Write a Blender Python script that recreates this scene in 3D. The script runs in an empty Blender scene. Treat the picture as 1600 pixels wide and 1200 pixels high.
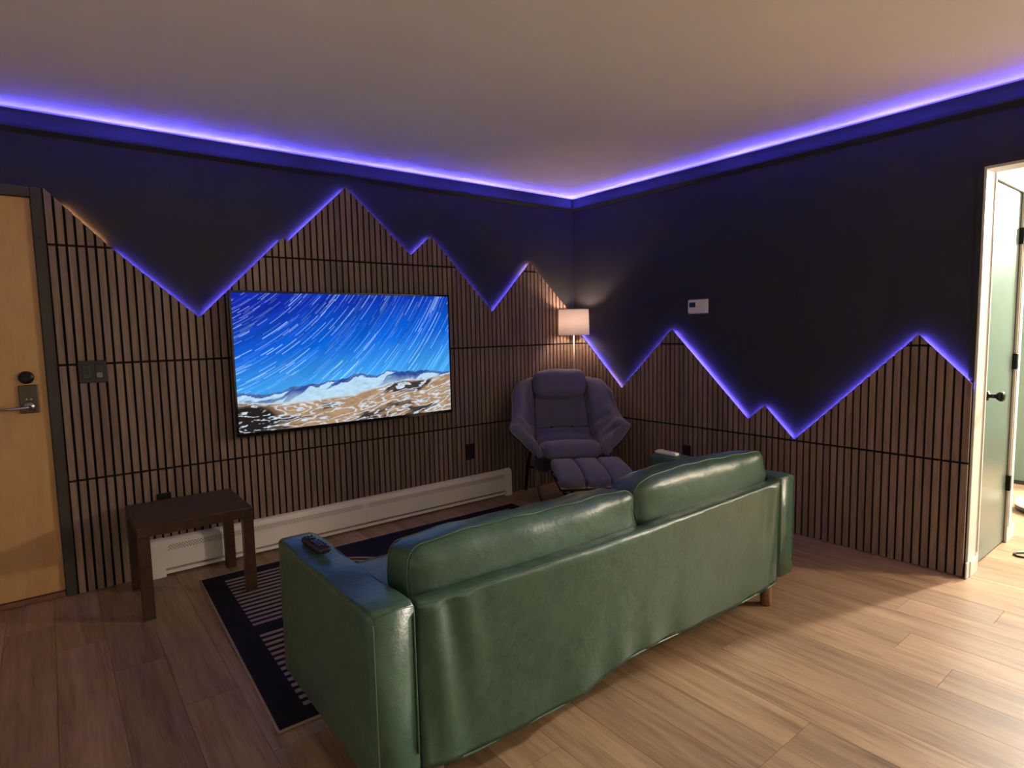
import bpy, bmesh, math, random
import numpy as np
from mathutils import Vector, Matrix

random.seed(7)
SC = bpy.context.scene
COL = SC.collection

# ------------------------------------------------------------------ camera
cam_d = bpy.data.cameras.new('camera'); cam = bpy.data.objects.new('camera', cam_d); COL.objects.link(cam)
PITCH, ROLL, YAW, FPX = -0.09096819673637743, -0.02152743892464388, 0.6639222022557532, 924.681
cam_d.sensor_fit = 'HORIZONTAL'; cam_d.sensor_width = 36.0; cam_d.lens = 36.0 * FPX / 1600.0
cam_d.clip_start = 0.05; cam_d.clip_end = 60
_f = Vector((math.sin(YAW) * math.cos(PITCH), math.cos(YAW) * math.cos(PITCH), math.sin(PITCH)))
_r0 = Vector((math.cos(YAW), -math.sin(YAW), 0)); _u0 = _r0.cross(_f)
_r = _r0 * math.cos(ROLL) + _u0 * math.sin(ROLL); _u = -_r0 * math.sin(ROLL) + _u0 * math.cos(ROLL)
_m = Matrix((( _r.x, _u.x, -_f.x, -3.6769), (_r.y, _u.y, -_f.y, -3.7908), (_r.z, _u.z, -_f.z, 1.3284), (0, 0, 0, 1)))
cam.matrix_world = _m
SC.camera = cam

# ------------------------------------------------------------------ world, exposure
w = bpy.data.worlds.new('night'); SC.world = w; w.use_nodes = True
w.node_tree.nodes['Background'].inputs[0].default_value = (0.02, 0.022, 0.03, 1)
w.node_tree.nodes['Background'].inputs[1].default_value = 0.3
SC.view_settings.view_transform = 'Standard'; SC.view_settings.look = 'None'
SC.cycles.max_bounces = 9; SC.cycles.diffuse_bounces = 6; SC.cycles.glossy_bounces = 3
SC.view_settings.exposure = 0.0; SC.view_settings.gamma = 1.0; SC.view_settings.use_curve_mapping = False

# light levels (watts); the lights themselves sit inside their lamps further down
HALL_W, KITCHEN_W, LAMP_W = 820.0, 225.0, 8.0
HALL_C, KITCHEN_C, LAMP_C = (1.0, 0.94, 0.84), (1.0, 0.79, 0.56), (1.0, 0.70, 0.50)
LED_PANEL, LED_COVE = 150.0, 680.0
LED_C = (0.14, 0.10, 1.0)
COVE_C = (0.085, 0.070, 1.0)

# ------------------------------------------------------------------ helpers
def tag(o, label=None, cat=None, group=None, kind=None):
    if label: o['label'] = label
    if cat: o['category'] = cat
    if group: o['group'] = group
    if kind: o['kind'] = kind
    return o

def thing(name, label, cat, loc=(0, 0, 0), rz=0.0, group=None, kind=None):
    o = bpy.data.objects.new(name, None); COL.objects.link(o)
    o.empty_display_size = 0.1; o.location = loc; o.rotation_euler = (0, 0, rz)
    return tag(o, label, cat, group, kind)

def obj(name, bm, m, parent=None, smooth=False, loc=None):
    me = bpy.data.meshes.new(name)
    if isinstance(bm, bmesh.types.BMesh):
        bmesh.ops.recalc_face_normals(bm, faces=bm.faces)
        bm.to_mesh(me); bm.free()
    else:
        me.from_pydata(bm[0], [], bm[1]); me.update()
    if smooth:
        for p in me.polygons: p.use_smooth = True
    if m: me.materials.append(m)
    o = bpy.data.objects.new(name, me); COL.objects.link(o)
    if parent: o.parent = parent
    if loc: o.location = loc
    return o

def BM(): return bmesh.new()

def box(bm, x0, x1, y0, y1, z0, z1, bev=0.0, seg=2):
    r = bmesh.ops.create_cube(bm, size=1.0)
    vs = r['verts']
    bmesh.ops.scale(bm, vec=(abs(x1 - x0), abs(y1 - y0), abs(z1 - z0)), verts=vs)
    bmesh.ops.translate(bm, vec=((x0 + x1) / 2, (y0 + y1) / 2, (z0 + z1) / 2), verts=vs)
    if bev > 0:
        es = list({e for v in vs for e in v.link_edges})
        bmesh.ops.bevel(bm, geom=es, offset=bev, segments=seg, affect='EDGES', profile=0.5)
    return bm

def bx(*a, **k): return box(BM(), *a, **k)

def tube(bm, pts, r, n=10, cap=True, closed=False):
    pts = [Vector(p) for p in pts]
    rings = []; N = len(pts); prev = None
    rr = r if hasattr(r, '__len__') else [r] * N
    for i, p in enumerate(pts):
        a = pts[(i - 1) % N] if (closed or i > 0) else p
        b = pts[(i + 1) % N] if (closed or i < N - 1) else p
        t = (b - a)
        if t.length < 1e-9: t = Vector((0, 0, 1))
        t.normalize()
        if prev is None:
            up = Vector((0, 0, 1)) if abs(t.z) < 0.9 else Vector((1, 0, 0))
            s = t.cross(up).normalized()
        else:
            s = (prev - t * prev.dot(t))
            if s.length < 1e-6: s = t.cross(Vector((0, 0, 1)))
            s.normalize()
        prev = s; q = t.cross(s)
        rings.append([bm.verts.new(p + (s * math.cos(2 * math.pi * k / n) + q * math.sin(2 * math.pi * k / n)) * rr[i]) for k in range(n)])
    M = N if closed else N - 1
    for i in range(M):
        A, B = rings[i], rings[(i + 1) % N]
        for k in range(n): bm.faces.new((A[k], A[(k + 1) % n], B[(k + 1) % n], B[k]))
    if cap and not closed:
        bm.faces.new(rings[0][::-1]); bm.faces.new(rings[-1])
    return bm

def lathe(bm, prof, n=32, c=(0, 0, 0), axis='z', close=True):
    """prof: list of (radius, height) along the axis"""
    rings = []
    for (r, h) in prof:
        ring = []
        for k in range(n):
            a = 2 * math.pi * k / n
            p = (r * math.cos(a), r * math.sin(a), h)
            if axis == 'y': p = (p[0], p[2], p[1])
            if axis == 'x': p = (p[2], p[0], p[1])
            ring.append(bm.verts.new((c[0] + p[0], c[1] + p[1], c[2] + p[2])))
        rings.append(ring)
    for A, B in zip(rings, rings[1:]):
        for k in range(n): bm.faces.new((A[k], A[(k + 1) % n], B[(k + 1) % n], B[k]))
    if close:
        bm.faces.new(rings[0][::-1]); bm.faces.new(rings[-1])
    return bm

def prism(bm, poly, axis, a, b):
    """extrude a 2D polygon from a to b along axis ('y': poly is (x,z); 'x': poly is (y,z); 'z': poly is (x,y))"""
    def P(q, t):
        if axis == 'y': return (q[0], t, q[1])
        if axis == 'x': return (t, q[0], q[1])
        return (q[0], q[1], t)
    A = [bm.verts.new(P(q, a)) for q in poly]; B = [bm.verts.new(P(q, b)) for q in poly]
    bm.faces.new(A); bm.faces.new(B[::-1]); n = len(poly)
    for k in range(n): bm.faces.new((A[k], B[k], B[(k + 1) % n], A[(k + 1) % n]))
    return bm

def sweep(bm, sections, closed=True, caps=True):
    rings = [[bm.verts.new(p) for p in s] for s in sections]
    n = len(sections[0])
    for A, B in zip(rings, rings[1:]):
        for k in range(n if closed else n - 1): bm.faces.new((A[k], A[(k + 1) % n], B[(k + 1) % n], B[k]))
    if caps: bm.faces.new(rings[0][::-1]); bm.faces.new(rings[-1])
    return bm

def puffy(hx, hy, hz, r, bulge=(0, 0, 0), n=14, fn=None):
    """rounded, stuffed box centred on the origin"""
    bm = BM(); bmesh.ops.create_cube(bm, size=2.0)
    bmesh.ops.subdivide_edges(bm, edges=bm.edges[:], cuts=n, use_grid_fill=True)
    h = Vector((hx, hy, hz)); inner = Vector((max(hx - r, 0), max(hy - r, 0), max(hz - r, 0)))
    for v in bm.verts:
        p = Vector(v.co)
        # pull grid lines towards the edges so the rounding is well sampled
        p = Vector([math.copysign(1 - (1 - abs(c)) ** 1.35, c) for c in p])
        q = Vector((p.x * h.x, p.y * h.y, p.z * h.z))
        c = Vector([max(-inner[i], min(inner[i], q[i])) for i in range(3)])
        d = q - c
        if d.length > 1e-9: q = c + d.normalized() * r
        s = Vector((q.x / h.x, q.y / h.y, q.z / h.z))
        q.x += bulge[0] * s.x * (1 - s.y ** 2) * (1 - s.z ** 2)
        q.y += bulge[1] * s.y * (1 - s.x ** 2) * (1 - s.z ** 2)
        q.z += bulge[2] * s.z * (1 - s.x ** 2) * (1 - s.y ** 2)
        if fn: q = fn(q, s)
        v.co = q
    return bm

def rrect(hx, hz, r, n=5):
    out = []
    for cx, cz, a0 in ((hx - r, hz - r, 0), (-hx + r, hz - r, 90), (-hx + r, -hz + r, 180), (hx - r, -hz + r, 270)):
        for k in range(n + 1):
            a = math.radians(a0 + 90 * k / n); out.append((cx + r * math.cos(a), cz + r * math.sin(a)))
    return out

# ------------------------------------------------------------------ materials
def mat(name, col=(0.5, 0.5, 0.5), rough=0.5, metal=0.0, spec=0.5):
    m = bpy.data.materials.new(name); m.use_nodes = True
    b = m.node_tree.nodes['Principled BSDF']
    b.inputs['Base Color'].default_value = (*col, 1); b.inputs['Roughness'].default_value = rough
    b.inputs['Metallic'].default_value = metal; b.inputs['Specular IOR Level'].default_value = spec
    return m

class N:
    def __init__(s, m): s.t = m.node_tree; s.b = s.t.nodes['Principled BSDF']
    def new(s, k, **kw):
        n = s.t.nodes.new(k)
        for a, v in kw.items(): setattr(n, a, v)
        return n
    def link(s, a, b): s.t.links.new(a, b)
    def math(s, op, a, b=None, c=None, clamp=False):
        n = s.new('ShaderNodeMath', operation=op); n.use_clamp = clamp
        for i, v in enumerate((a, b, c)):
            if v is None: continue
            if isinstance(v, (int, float)): n.inputs[i].default_value = v
            else: s.link(v, n.inputs[i])
        return n.outputs[0]
    def noise(s, vec, scale, detail=4, rough=0.55, dist=0.0):
        n = s.new('ShaderNodeTexNoise'); n.inputs['Scale'].default_value = scale
        n.inputs['Detail'].default_value = detail; n.inputs['Roughness'].default_value = rough; n.inputs['Distortion'].default_value = dist
        if vec is not None: s.link(vec, n.inputs['Vector'])
        return n.outputs[0]
    def mapping(s, vec, scale=(1, 1, 1), loc=(0, 0, 0)):
        n = s.new('ShaderNodeMapping'); n.inputs['Scale'].default_value = scale; n.inputs['Location'].default_value = loc
        s.link(vec, n.inputs['Vector']); return n.outputs[0]
    def ramp(s, fac, stops):
        n = s.new('ShaderNodeValToRGB'); e = n.color_ramp.elements
        while len(e) < len(stops): e.new(0.5)
        for k, (p, c) in enumerate(stops): e[k].position = p; e[k].color = (*c, 1)
        s.link(fac, n.inputs[0]); return n.outputs[0]
    def mix(s, f, a, b, mode='MIX'):
        n = s.new('ShaderNodeMix', data_type='RGBA', blend_type=mode)
        for i, v in ((0, f), (6, a), (7, b)):
            if isinstance(v, (int, float)): n.inputs[i].default_value = v
            elif isinstance(v, tuple): n.inputs[i].default_value = (*v, 1)
            else: s.link(v, n.inputs[i])
        return n.outputs[2]
    def bump(s, h, strength=0.2, dist=0.01):
        n = s.new('ShaderNodeBump'); n.inputs['Strength'].default_value = strength; n.inputs['Distance'].default_value = dist
        s.link(h, n.inputs['Height']); s.link(n.outputs[0], s.b.inputs['Normal'])
    def color(s, c): s.link(c, s.b.inputs['Base Color'])
    def rough(s, c): s.link(c, s.b.inputs['Roughness'])
    def pos(s): return s.new('ShaderNodeNewGeometry').outputs['Position']
    def ob(s): return s.new('ShaderNodeTexCoord').outputs['Object']
    def rnd(s): return s.new('ShaderNodeObjectInfo').outputs['Random']
    def vadd(s, a, b):
        n = s.new('ShaderNodeVectorMath', operation='ADD'); s.link(a, n.inputs[0])
        s.link(b, n.inputs[1]); return n.outputs[0]
    def sep(s, v):
        n = s.new('ShaderNodeSeparateXYZ'); s.link(v, n.inputs[0]); return n.outputs
    def comb(s, x=0, y=0, z=0):
        n = s.new('ShaderNodeCombineXYZ')
        for i, v in enumerate((x, y, z)):
            if isinstance(v, (int, float)): n.inputs[i].default_value = v
            else: s.link(v, n.inputs[i])
        return n.outputs[0]

def wood(name, dark, mid, light, grain=(1, 1, 1), rough=0.5, bump=0.08, spread=0.35, scale=6.0, spec=0.35):
    m = mat(name, mid, rough, spec=spec); n = N(m)
    r = n.rnd(); off = n.comb(n.math('MULTIPLY', r, 37.0), n.math('MULTIPLY', r, 91.0), n.math('MULTIPLY', r, 53.0))
    v = n.mapping(n.vadd(n.pos(), off), grain)
    a = n.noise(v, scale, 6, 0.6, 0.6); b = n.noise(v, scale * 5, 3, 0.6)
    f = n.math('ADD', n.math('MULTIPLY', a, 0.72), n.math('MULTIPLY', b, 0.28))
    c = n.ramp(f, [(0.30, dark), (0.5, mid), (0.70, light)])
    val = n.math('ADD', n.math('MULTIPLY', r, spread), 1 - spread / 2)
    hsv = n.new('ShaderNodeHueSaturation'); n.link(c, hsv.inputs['Color']); n.link(val, hsv.inputs['Value'])
    n.color(hsv.outputs[0]); n.bump(f, bump, 0.004)
    return m

def painted(name, col, rough=0.6, scale=180, strength=0.06, var=0.06, spec=0.4):
    m = mat(name, col, rough, spec=spec); n = N(m); p = n.pos()
    f = n.noise(p, 1.7, 3); n.color(n.mix(f, tuple(c * (1 - var) for c in col), tuple(min(1, c * (1 + var)) for c in col)))
    n.bump(n.noise(p, scale, 2), strength, 0.002); return m

def emit(name, col, s):
    m = bpy.data.materials.new(name); m.use_nodes = True; t = m.node_tree
    t.nodes.remove(t.nodes['Principled BSDF']); e = t.nodes.new('ShaderNodeEmission')
    e.inputs[0].default_value = (*col, 1); e.inputs[1].default_value = s
    t.links.new(e.outputs[0], t.nodes['Material Output'].inputs[0]); return m

M = {}
M['wall'] = painted('charcoal_wall_paint', (0.031, 0.031, 0.037), 0.7, 220, 0.10, 0.06, 0.22)
M['ceiling'] = painted('white_ceiling_paint', (0.90, 0.885, 0.87), 0.9, 90, 0.12)
M['white_wall'] = painted('white_wall_paint', (0.74, 0.73, 0.70), 0.7)
M['green_wall'] = painted('sage_wall_paint', (0.13, 0.19, 0.15), 0.5)
M['white_trim'] = painted('white_trim_paint', (0.62, 0.59, 0.55), 0.35, 60, 0.03)
M['black_trim'] = mat('black_trim', (0.008, 0.008, 0.009), 0.5)
M['plank'] = wood('oak_plank', (0.145, 0.083, 0.045), (0.315, 0.203, 0.118), (0.43, 0.295, 0.182), (7.0, 0.55, 7.0), 0.40, 0.05, 0.34, 2.6, 0.42)
M['subfloor'] = mat('dark_joint', (0.05, 0.03, 0.018), 0.8)
M['slat'] = wood('walnut_slat', (0.15, 0.10, 0.073), (0.235, 0.165, 0.125), (0.31, 0.225, 0.175), (14, 14, 0.8), 0.5, 0.05, 0.24, 4.0)
M['felt'] = painted('black_felt', (0.010, 0.009, 0.009), 0.95, 900, 0.3)
M['birch'] = wood('birch_door', (0.50, 0.285, 0.12), (0.62, 0.37, 0.16), (0.68, 0.42, 0.19), (2.2, 2.2, 0.45), 0.45, 0.03, 0.0, 3.0)
M['door_frame'] = painted('grey_steel_frame', (0.055, 0.047, 0.036), 0.5)
M['bronze'] = mat('dark_bronze', (0.10, 0.085, 0.07), 0.35, 0.9)
M['black_metal'] = mat('black_metal', (0.012, 0.012, 0.013), 0.35, 0.6)
M['black_plastic'] = mat('black_plastic', (0.010, 0.010, 0.012), 0.32)
M['gloss_black'] = mat('gloss_black_plastic', (0.012, 0.012, 0.013), 0.12)
M['gunmetal'] = mat('gunmetal', (0.16, 0.16, 0.155), 0.3, 0.9)
M['steel'] = mat('bare_steel', (0.45, 0.44, 0.42), 0.3, 1.0)
M['heater'] = painted('white_enamel', (0.90, 0.88, 0.85), 0.35, 40, 0.02)
M['hole'] = mat('dark_slot', (0.012, 0.011, 0.010), 0.8)
M['table'] = wood('espresso_table', (0.032, 0.016, 0.010), (0.055, 0.028, 0.017), (0.08, 0.042, 0.025), (3, 3, 3), 0.32, 0.02, 0.0, 5.0, 0.5)
M['leg_wood'] = wood('brown_leg', (0.14, 0.065, 0.035), (0.20, 0.095, 0.05), (0.26, 0.13, 0.07), (6, 6, 1), 0.4, 0.03, 0.1)
M['white_plastic'] = mat('white_plastic', (0.80, 0.79, 0.78), 0.35)
M['lcd'] = mat('lcd_glass', (0.03, 0.03, 0.035), 0.15)

def leather():
    m = mat('green_leather', (0.06, 0.12, 0.07), 0.36, spec=0.55); n = N(m); p = n.ob()
    a = n.noise(p, 9, 5, 0.65); b = n.noise(p, 140, 3, 0.6); d = n.noise(p, 34, 4, 0.7, 0.8)
    c = n.ramp(n.math('ADD', n.math('MULTIPLY', a, 0.5), n.math('MULTIPLY', d, 0.5)),
               [(0.32, (0.030, 0.070, 0.047)), (0.52, (0.044, 0.099, 0.066)), (0.72, (0.060, 0.125, 0.084))])
    n.color(c); n.rough(n.math('ADD', n.math('MULTIPLY', d, 0.14), 0.26))
    n.bump(n.math('ADD', n.math('MULTIPLY', a, 1.6), n.math('ADD', n.math('MULTIPLY', d, 0.3), n.math('MULTIPLY', b, 0.05))), 0.17, 0.012)
    return m
M['leather'] = leather()
M['stitch'] = mat('green_piping', (0.055, 0.10, 0.062), 0.34, spec=0.6)

def fabric(name, c0, c1, scale=420):
    m = mat(name, c0, 0.92, spec=0.15); n = N(m); p = n.ob()
    f = n.noise(p, scale, 2, 0.7); g = n.noise(p, 7, 3)
    n.color(n.mix(n.math('ADD', n.math('MULTIPLY', f, 0.7), n.math('MULTIPLY', g, 0.3)), c0, c1))
    n.bump(n.math('ADD', n.math('MULTIPLY', f, 0.2), g), 0.35, 0.01)
    n.b.inputs['Sheen Weight'].default_value = 0.25; return m
M['chair'] = fabric('grey_chair_fabric', (0.085, 0.080, 0.115), (0.175, 0.165, 0.225))
M['chair_dark'] = fabric('dark_chair_lining', (0.022, 0.021, 0.024), (0.04, 0.038, 0.042))
M['piping'] = mat('grey_piping', (0.20, 0.19, 0.20), 0.6)
M['tan'] = fabric('tan_webbing', (0.30, 0.22, 0.16), (0.42, 0.32, 0.24))

# ================================================================== THE ROOM
H = 2.441
XL, YB, XF, XH = -4.85, -7.0, 2.43, 4.3          # left end, back end, far hall wall
YJ = -2.885                              # where the right wall ends at the hall opening
YO = -6.30                               # far side of that opening
XC = 0.90                                # end of the short hall wall with the closet door

# floor: planks one by one
fl = obj('floor', bx(XL, XH, YB, 0.0, -0.05, -0.006), M['subfloor'])
tag(fl, 'light brown oak plank floor running under the sofa into the hallway', 'floor', kind='structure')
pm = bpy.data.meshes.new('plank'); _b = bx(-0.5, 0.5, -0.5, 0.5, -1, 0); _b.to_mesh(pm); _b.free(); pm.materials.append(M['plank'])
PW, PL, GAP = 0.18, 1.22, 0.0012
k0 = math.floor((XL + 1.76) / PW)
x = -1.76 + PW * k0
while x < 2.9:
    xa, xb = max(x, XL), x + PW
    y = YB - random.choice((0.12, 0.35, 0.55, 0.8, 1.0, 0.24, 0.68)) * 1.0
    while y < 0:
        ya, yb = max(y, YB), min(y + PL, 0.0)
        if yb - ya > 0.03 and xb - xa > 0.01:
            o = bpy.data.objects.new('plank', pm); COL.objects.link(o); o.parent = fl
            o.location = ((xa + xb) / 2, (ya + yb) / 2, 0); o.scale = (xb - xa - GAP, yb - ya - GAP, 0.0065)
        y += PL
    x += PW

def struct(name, bm, m, label, cat):
    return tag(obj(name, bm, M[m]), label, cat, kind='structure')

struct('ceiling', bx(XL - .1, XH + .1, YB - .1, 0.1, H, H + 0.1), 'ceiling', 'plain off-white ceiling washed violet along both dark walls', 'ceiling')
DX0, DX1, DZ = -4.60, -3.69, 2.025      # entry door slab
wl = BM(); box(wl, XL - .1, DX0 - .05, 0, .12, 0, H); box(wl, DX1 + .05, 0.12, 0, .12, 0, H); box(wl, DX0 - .05, DX1 + .05, 0, .12, DZ + .05, H)
struct('wall_left', wl, 'wall', 'charcoal painted wall behind the television', 'wall')
struct('wall_right', bx(0, .12, YJ, 0, 0, H), 'wall', 'charcoal painted wall with the white thermostat', 'wall')
struct('wall_opening', bx(0, .12, YO, YJ, 2.075, H), 'wall', 'dark strip of wall above the hallway opening', 'wall')
struct('wall_right_near', bx(0, .12, YB, YO, 0, H), 'white_wall', 'white wall beyond the hallway opening', 'wall')
struct('wall_entry_side', bx(XL - .1, XL, YB, 0, 0, H), 'white_wall', 'white side wall left of the entry door', 'wall')
struct('wall_back', bx(XL - .1, XH + .1, YB - .1, YB, 0, H), 'white_wall', 'white wall at the kitchen end of the room', 'wall')
struct('wall_hall_far', bx(XF, XF + .1, -3.15, 0.1, 0, H), 'green_wall', 'sage green wall at the far end of the hallway', 'wall')
CX0, CX1, CZ = 0.175, 0.735, 2.04       # closet door in the hall's left wall
wh = BM(); box(wh, .12, CX0 - .02, YJ + .002, YJ + .10, 0, H); box(wh, CX1 + .02, XC, YJ + .002, YJ + .10, 0, H); box(wh, CX0 - .02, CX1 + .02, YJ + .002, YJ + .10, CZ + .02, H)
struct('wall_hall_left', wh, 'white_wall', 'short white hallway wall holding the sage closet door', 'wall')
struct('wall_hall_near', bx(.12, XH, YO - .1, YO, 0, H), 'green_wall', 'sage hallway wall facing the sage closet door', 'wall')
struct('wall_hall_turn', bx(XC - .1, XC, YJ + .1, -1.3, 0, H), 'white_wall', 'white wall where the hallway turns left', 'wall')
struct('wall_hall_end', bx(XC - .1, XF, -1.3, -1.2, 0, H), 'white_wall', 'white wall closing the turned hallway', 'wall')
struct('wall_hall_deep', bx(XH, XH + .1, YB, -3.05, 0, H), 'green_wall', 'sage wall at the deep end of the kitchen', 'wall')
struct('wall_hall_return', bx(XF + .1, XH, -3.15, -3.05, 0, H), 'green_wall', 'sage wall returning beyond the far hallway wall', 'wall')
struct('baseboard_hall_far', bx(XF - .012, XF, -3.15, -1.3, 0, .03), 'black_trim', 'black base strip along the sage far wall', 'baseboard')

# lining of the opening: white jamb and head, thin black edge on the room side
jb = BM(); box(jb, -.004, .125, YJ - .012, YJ, .0, 2.075, .002, 1)
struct('trim_1', jb, 'white_trim', 'white door jamb at the hallway opening', 'trim')
struct('trim_2', bx(-.004, .125, YO, YJ - .012, 2.062, 2.075), 'white_trim', 'white head lining above the hallway opening', 'trim')
bk = BM(); box(bk, -.010, -.0005, YJ + .0, YJ + .022, 1.02, 2.095); box(bk, -.010, -.0005, YO, YJ + .0, 2.075, 2.095)
struct('trim_3', bk, 'black_trim', 'thin black edging around the hallway opening', 'trim')
bb = BM(); box(bb, -.046, .0, YJ - .020, YJ - .0125, 0, .085, .002, 1); box(bb, .0005, .118, YJ - .024, YJ - .0125, 0, .085, .003, 1)
struct('baseboard_opening', bb, 'white_trim', 'small white base block at the foot of the jamb', 'baseboard')
bb = BM(); box(bb, CX1 + .085, XC + .012, YJ - .012, YJ + .0015, 0, .095, .003, 1)
struct('baseboard_hall_left', bb, 'white_trim', 'short white baseboard beside the sage closet door', 'baseboard')

# ceiling coves: slim dark ledges hiding the light strips
CZT = 2.360                              # top of the cove ledge
COVE = [(-.0005, CZT - .030), (-.024, CZT - .010), (-.024, CZT), (-.0215, CZT), (-.0215, CZT - .0075), (-.0188, CZT - .0075), (-.0186, CZT + .0004), (-.0005, CZT)]
struct('trim_4', prism(BM(), COVE, 'x', XL, -.0005), 'wall', 'slim dark ledge at the top of the television wall', 'trim')
struct('trim_5', prism(BM(), COVE, 'y', YO, -.0245), 'wall', 'slim dark ledge at the top of the thermostat wall', 'trim')

def led_mat(name, col, s):
    m = emit(name, col, s); t = m.node_tree; e = [n for n in t.nodes if n.type == 'EMISSION'][0]
    ns = t.nodes.new('ShaderNodeTexNoise'); ns.inputs['Scale'].default_value = 1.6; ns.inputs['Detail'].default_value = 1
    g = t.nodes.new('ShaderNodeNewGeometry'); t.links.new(g.outputs['Position'], ns.inputs['Vector'])
    mr = t.nodes.new('ShaderNodeMapRange'); mr.inputs[1].default_value = .35; mr.inputs[2].default_value = .65
    mr.inputs[3].default_value = s * .6; mr.inputs[4].default_value = s * 1.35
    t.links.new(ns.outputs[0], mr.inputs[0]); t.links.new(mr.outputs[0], e.inputs[1]); return m
M['led_cove'] = led_mat('violet_cove_led', COVE_C, LED_COVE)
M['led_panel'] = led_mat('violet_panel_led', LED_C, LED_PANEL)
M['led_low'] = led_mat('violet_low_led', LED_C, LED_PANEL * 1.7)
M['glow_warm'] = emit('amber_glow', (1.0, 0.45, 0.14), LED_PANEL * .55)  # amber emission; the segment near the corner imitates floor lamp light
M['lamplight_pink'] = emit('pink_lamplight', (0.55, 0.34, 1.0), LED_PANEL * .55)  # added glow imitating the floor lamp's pinkish light near the corner

LA, LB = (-.0192, CZT - .0073), (-.0190, CZT + .0002)
tag(obj('led_strip', ([(XL, *LA), (XL, *LB), (-.026, *LB), (-.026, *LA)], [(0, 1, 2, 3)]), M['led_cove']),
    'violet light strip along the ceiling above the television wall', 'light strip')
tag(obj('led_strip', ([(LA[0], YO, LA[1]), (LB[0], YO, LB[1]), (LB[0], -.026, LB[1]), (LA[0], -.026, LA[1])], [(0, 1, 2, 3)]), M['led_cove']),
    'violet light strip along the ceiling above the thermostat wall', 'light strip')

# ================================================================== SLAT PANELLING
PROF_A = [(-3.635, 2.075), (-3.371, 1.80), (-2.98, 1.438), (-2.495, 1.921), (-2.463, 1.900), (-2.073, 2.276), (-1.613, 1.867),
          (-1.447, 2.015), (-.91, 1.472), (-.521, 1.872), (-.0335, 1.435)]
PROF_B = [(-2.884, 1.011), (-2.643, 1.259), (-1.988, .602), (-1.79, .803), (-1.675, .699), (-1.059, 1.308), (-.571, .834), (-.0335, 1.345)]
def fz(prof, s):
    for (a, za), (b, zb) in zip(prof, prof[1:]):
        if a - 1e-9 <= s <= b + 1e-9: return za + (zb - za) * (s - a) / (b - a)
    return prof[-1][1]
def clip_below(poly, prof, drop=0.0):
    """top polyline: min(z1, profile) over [s0,s1]; returns polygon (s,z) or None"""
    s0, s1, z0, z1 = poly
    ss = {s0, s1} | {p[0] for p in prof if s0 < p[0] < s1}
    for (a, za), (b, zb) in zip(prof, prof[1:]):
        for zc in (z0 + drop, z1 + drop):
            if (za - zc) * (zb - zc) < 0:
                c = a + (zc - za) * (b - a) / (zb - za)
                if s0 < c < s1: ss.add(c)
    ss = sorted(ss); out = []; cur = []
    for s in ss:
        z = min(z1, fz(prof, s) - drop)
        if z > z0 + 1e-5: cur.append((s, z))
        elif abs(z - z0) <= 1e-5: cur.append((s, z0))
        else:
            if len(cur) > 1: out.append(cur)
            cur = []
    if len(cur) > 1: out.append(cur)
    res = []
    for c in out:
        if max(z for _, z in c) < z0 + .002: continue
        pts = list(c)
        low = []
        if pts[-1][1] > z0 + 1e-5: low.append((pts[-1][0], z0))
        if pts[0][1] > z0 + 1e-5: low.append((pts[0][0], z0))
        res.append(pts + low)
    return res

def panelling(label, prof, s_start, axis, nrows):
    """axis 'y': runs along x on the left wall; axis 'x': runs along y on the right wall"""
    root = thing('slat_panelling', label, 'wall panelling', (prof[0][0], -.0, 0) if axis == 'y' else (0, prof[-1][0], 0))
    ox = root.location.copy()
    count = 0
    for r in range(nrows):
        z0, z1 = .6 * r + (.004 if r == 0 else 0), .6 * (r + 1)
        backs = []
        for poly in clip_below((prof[0][0], prof[-1][0], z0, z1), prof, .002):
            bm = prism(BM(), poly, axis, -.0175, -.0225)
            bmesh.ops.translate(bm, vec=-ox, verts=bm.verts)
            backs.append((poly, obj('felt_backing', bm, M['felt'], root)))
        s = s_start
        while s < prof[-1][0] - .004:
            s1 = min(s + .0285, prof[-1][0])
            for poly in clip_below((s, s1, z0 + (.006 if r else 0), z1 - .006), prof):
                bm = prism(BM(), poly, axis, -.0225, -.0325)
                bmesh.ops.translate(bm, vec=-ox, verts=bm.verts)
                sm = sum(q[0] for q in poly) / len(poly)
                back = min(backs, key=lambda b: max(min(q[0] for q in b[0]) - sm, sm - max(q[0] for q in b[0])))[1]
                obj('slat', bm, M['slat'], back); count += 1
            s += .04
    return root, count
pa, ca = panelling('brown slat panelling with tall mountain-peak top behind the television', PROF_A, -3.635, 'y', 4)
pb, cb = panelling('brown slat panelling with low mountain-peak top below the thermostat', PROF_B, -2.884, 'x', 3)
print('SLATS', ca, cb)

def edge_leds(prof, axis, label, warm, cool='led_panel'):
    root = thing('led_strip', label, 'light strip', (prof[0][0], 0, 0) if axis == 'y' else (0, prof[-1][0], 0))
    ox = root.location.copy()
    for i, ((a, za), (b, zb)) in enumerate(zip(prof, prof[1:])):
        d = Vector((b - a, zb - za)); L = d.length
        if L < .05: continue
        d.normalize(); nrm = Vector((d.y, -d.x))            # downwards
        if nrm.y > 0: nrm = -nrm
        parts = [(0.02, L - .02, cool)]
        if i in warm: parts = [(p * L, q * L, m) for p, q, m in warm[i]]
        for t0, t1, m in parts:
            A = Vector((a, za)) + d * t0 + nrm * .003; B = Vector((a, za)) + d * t1 + nrm * .003
            C, D = B + nrm * .008, A + nrm * .008
            if axis == 'y': vs = [(q.x - ox.x, -.0168, q.y) for q in (A, B, C, D)]
            else: vs = [(-.0168, q.x - ox.y, q.y) for q in (A, B, C, D)]
            obj('strip_segment', (vs, [(0, 1, 2, 3)]), M[m], root)
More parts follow.
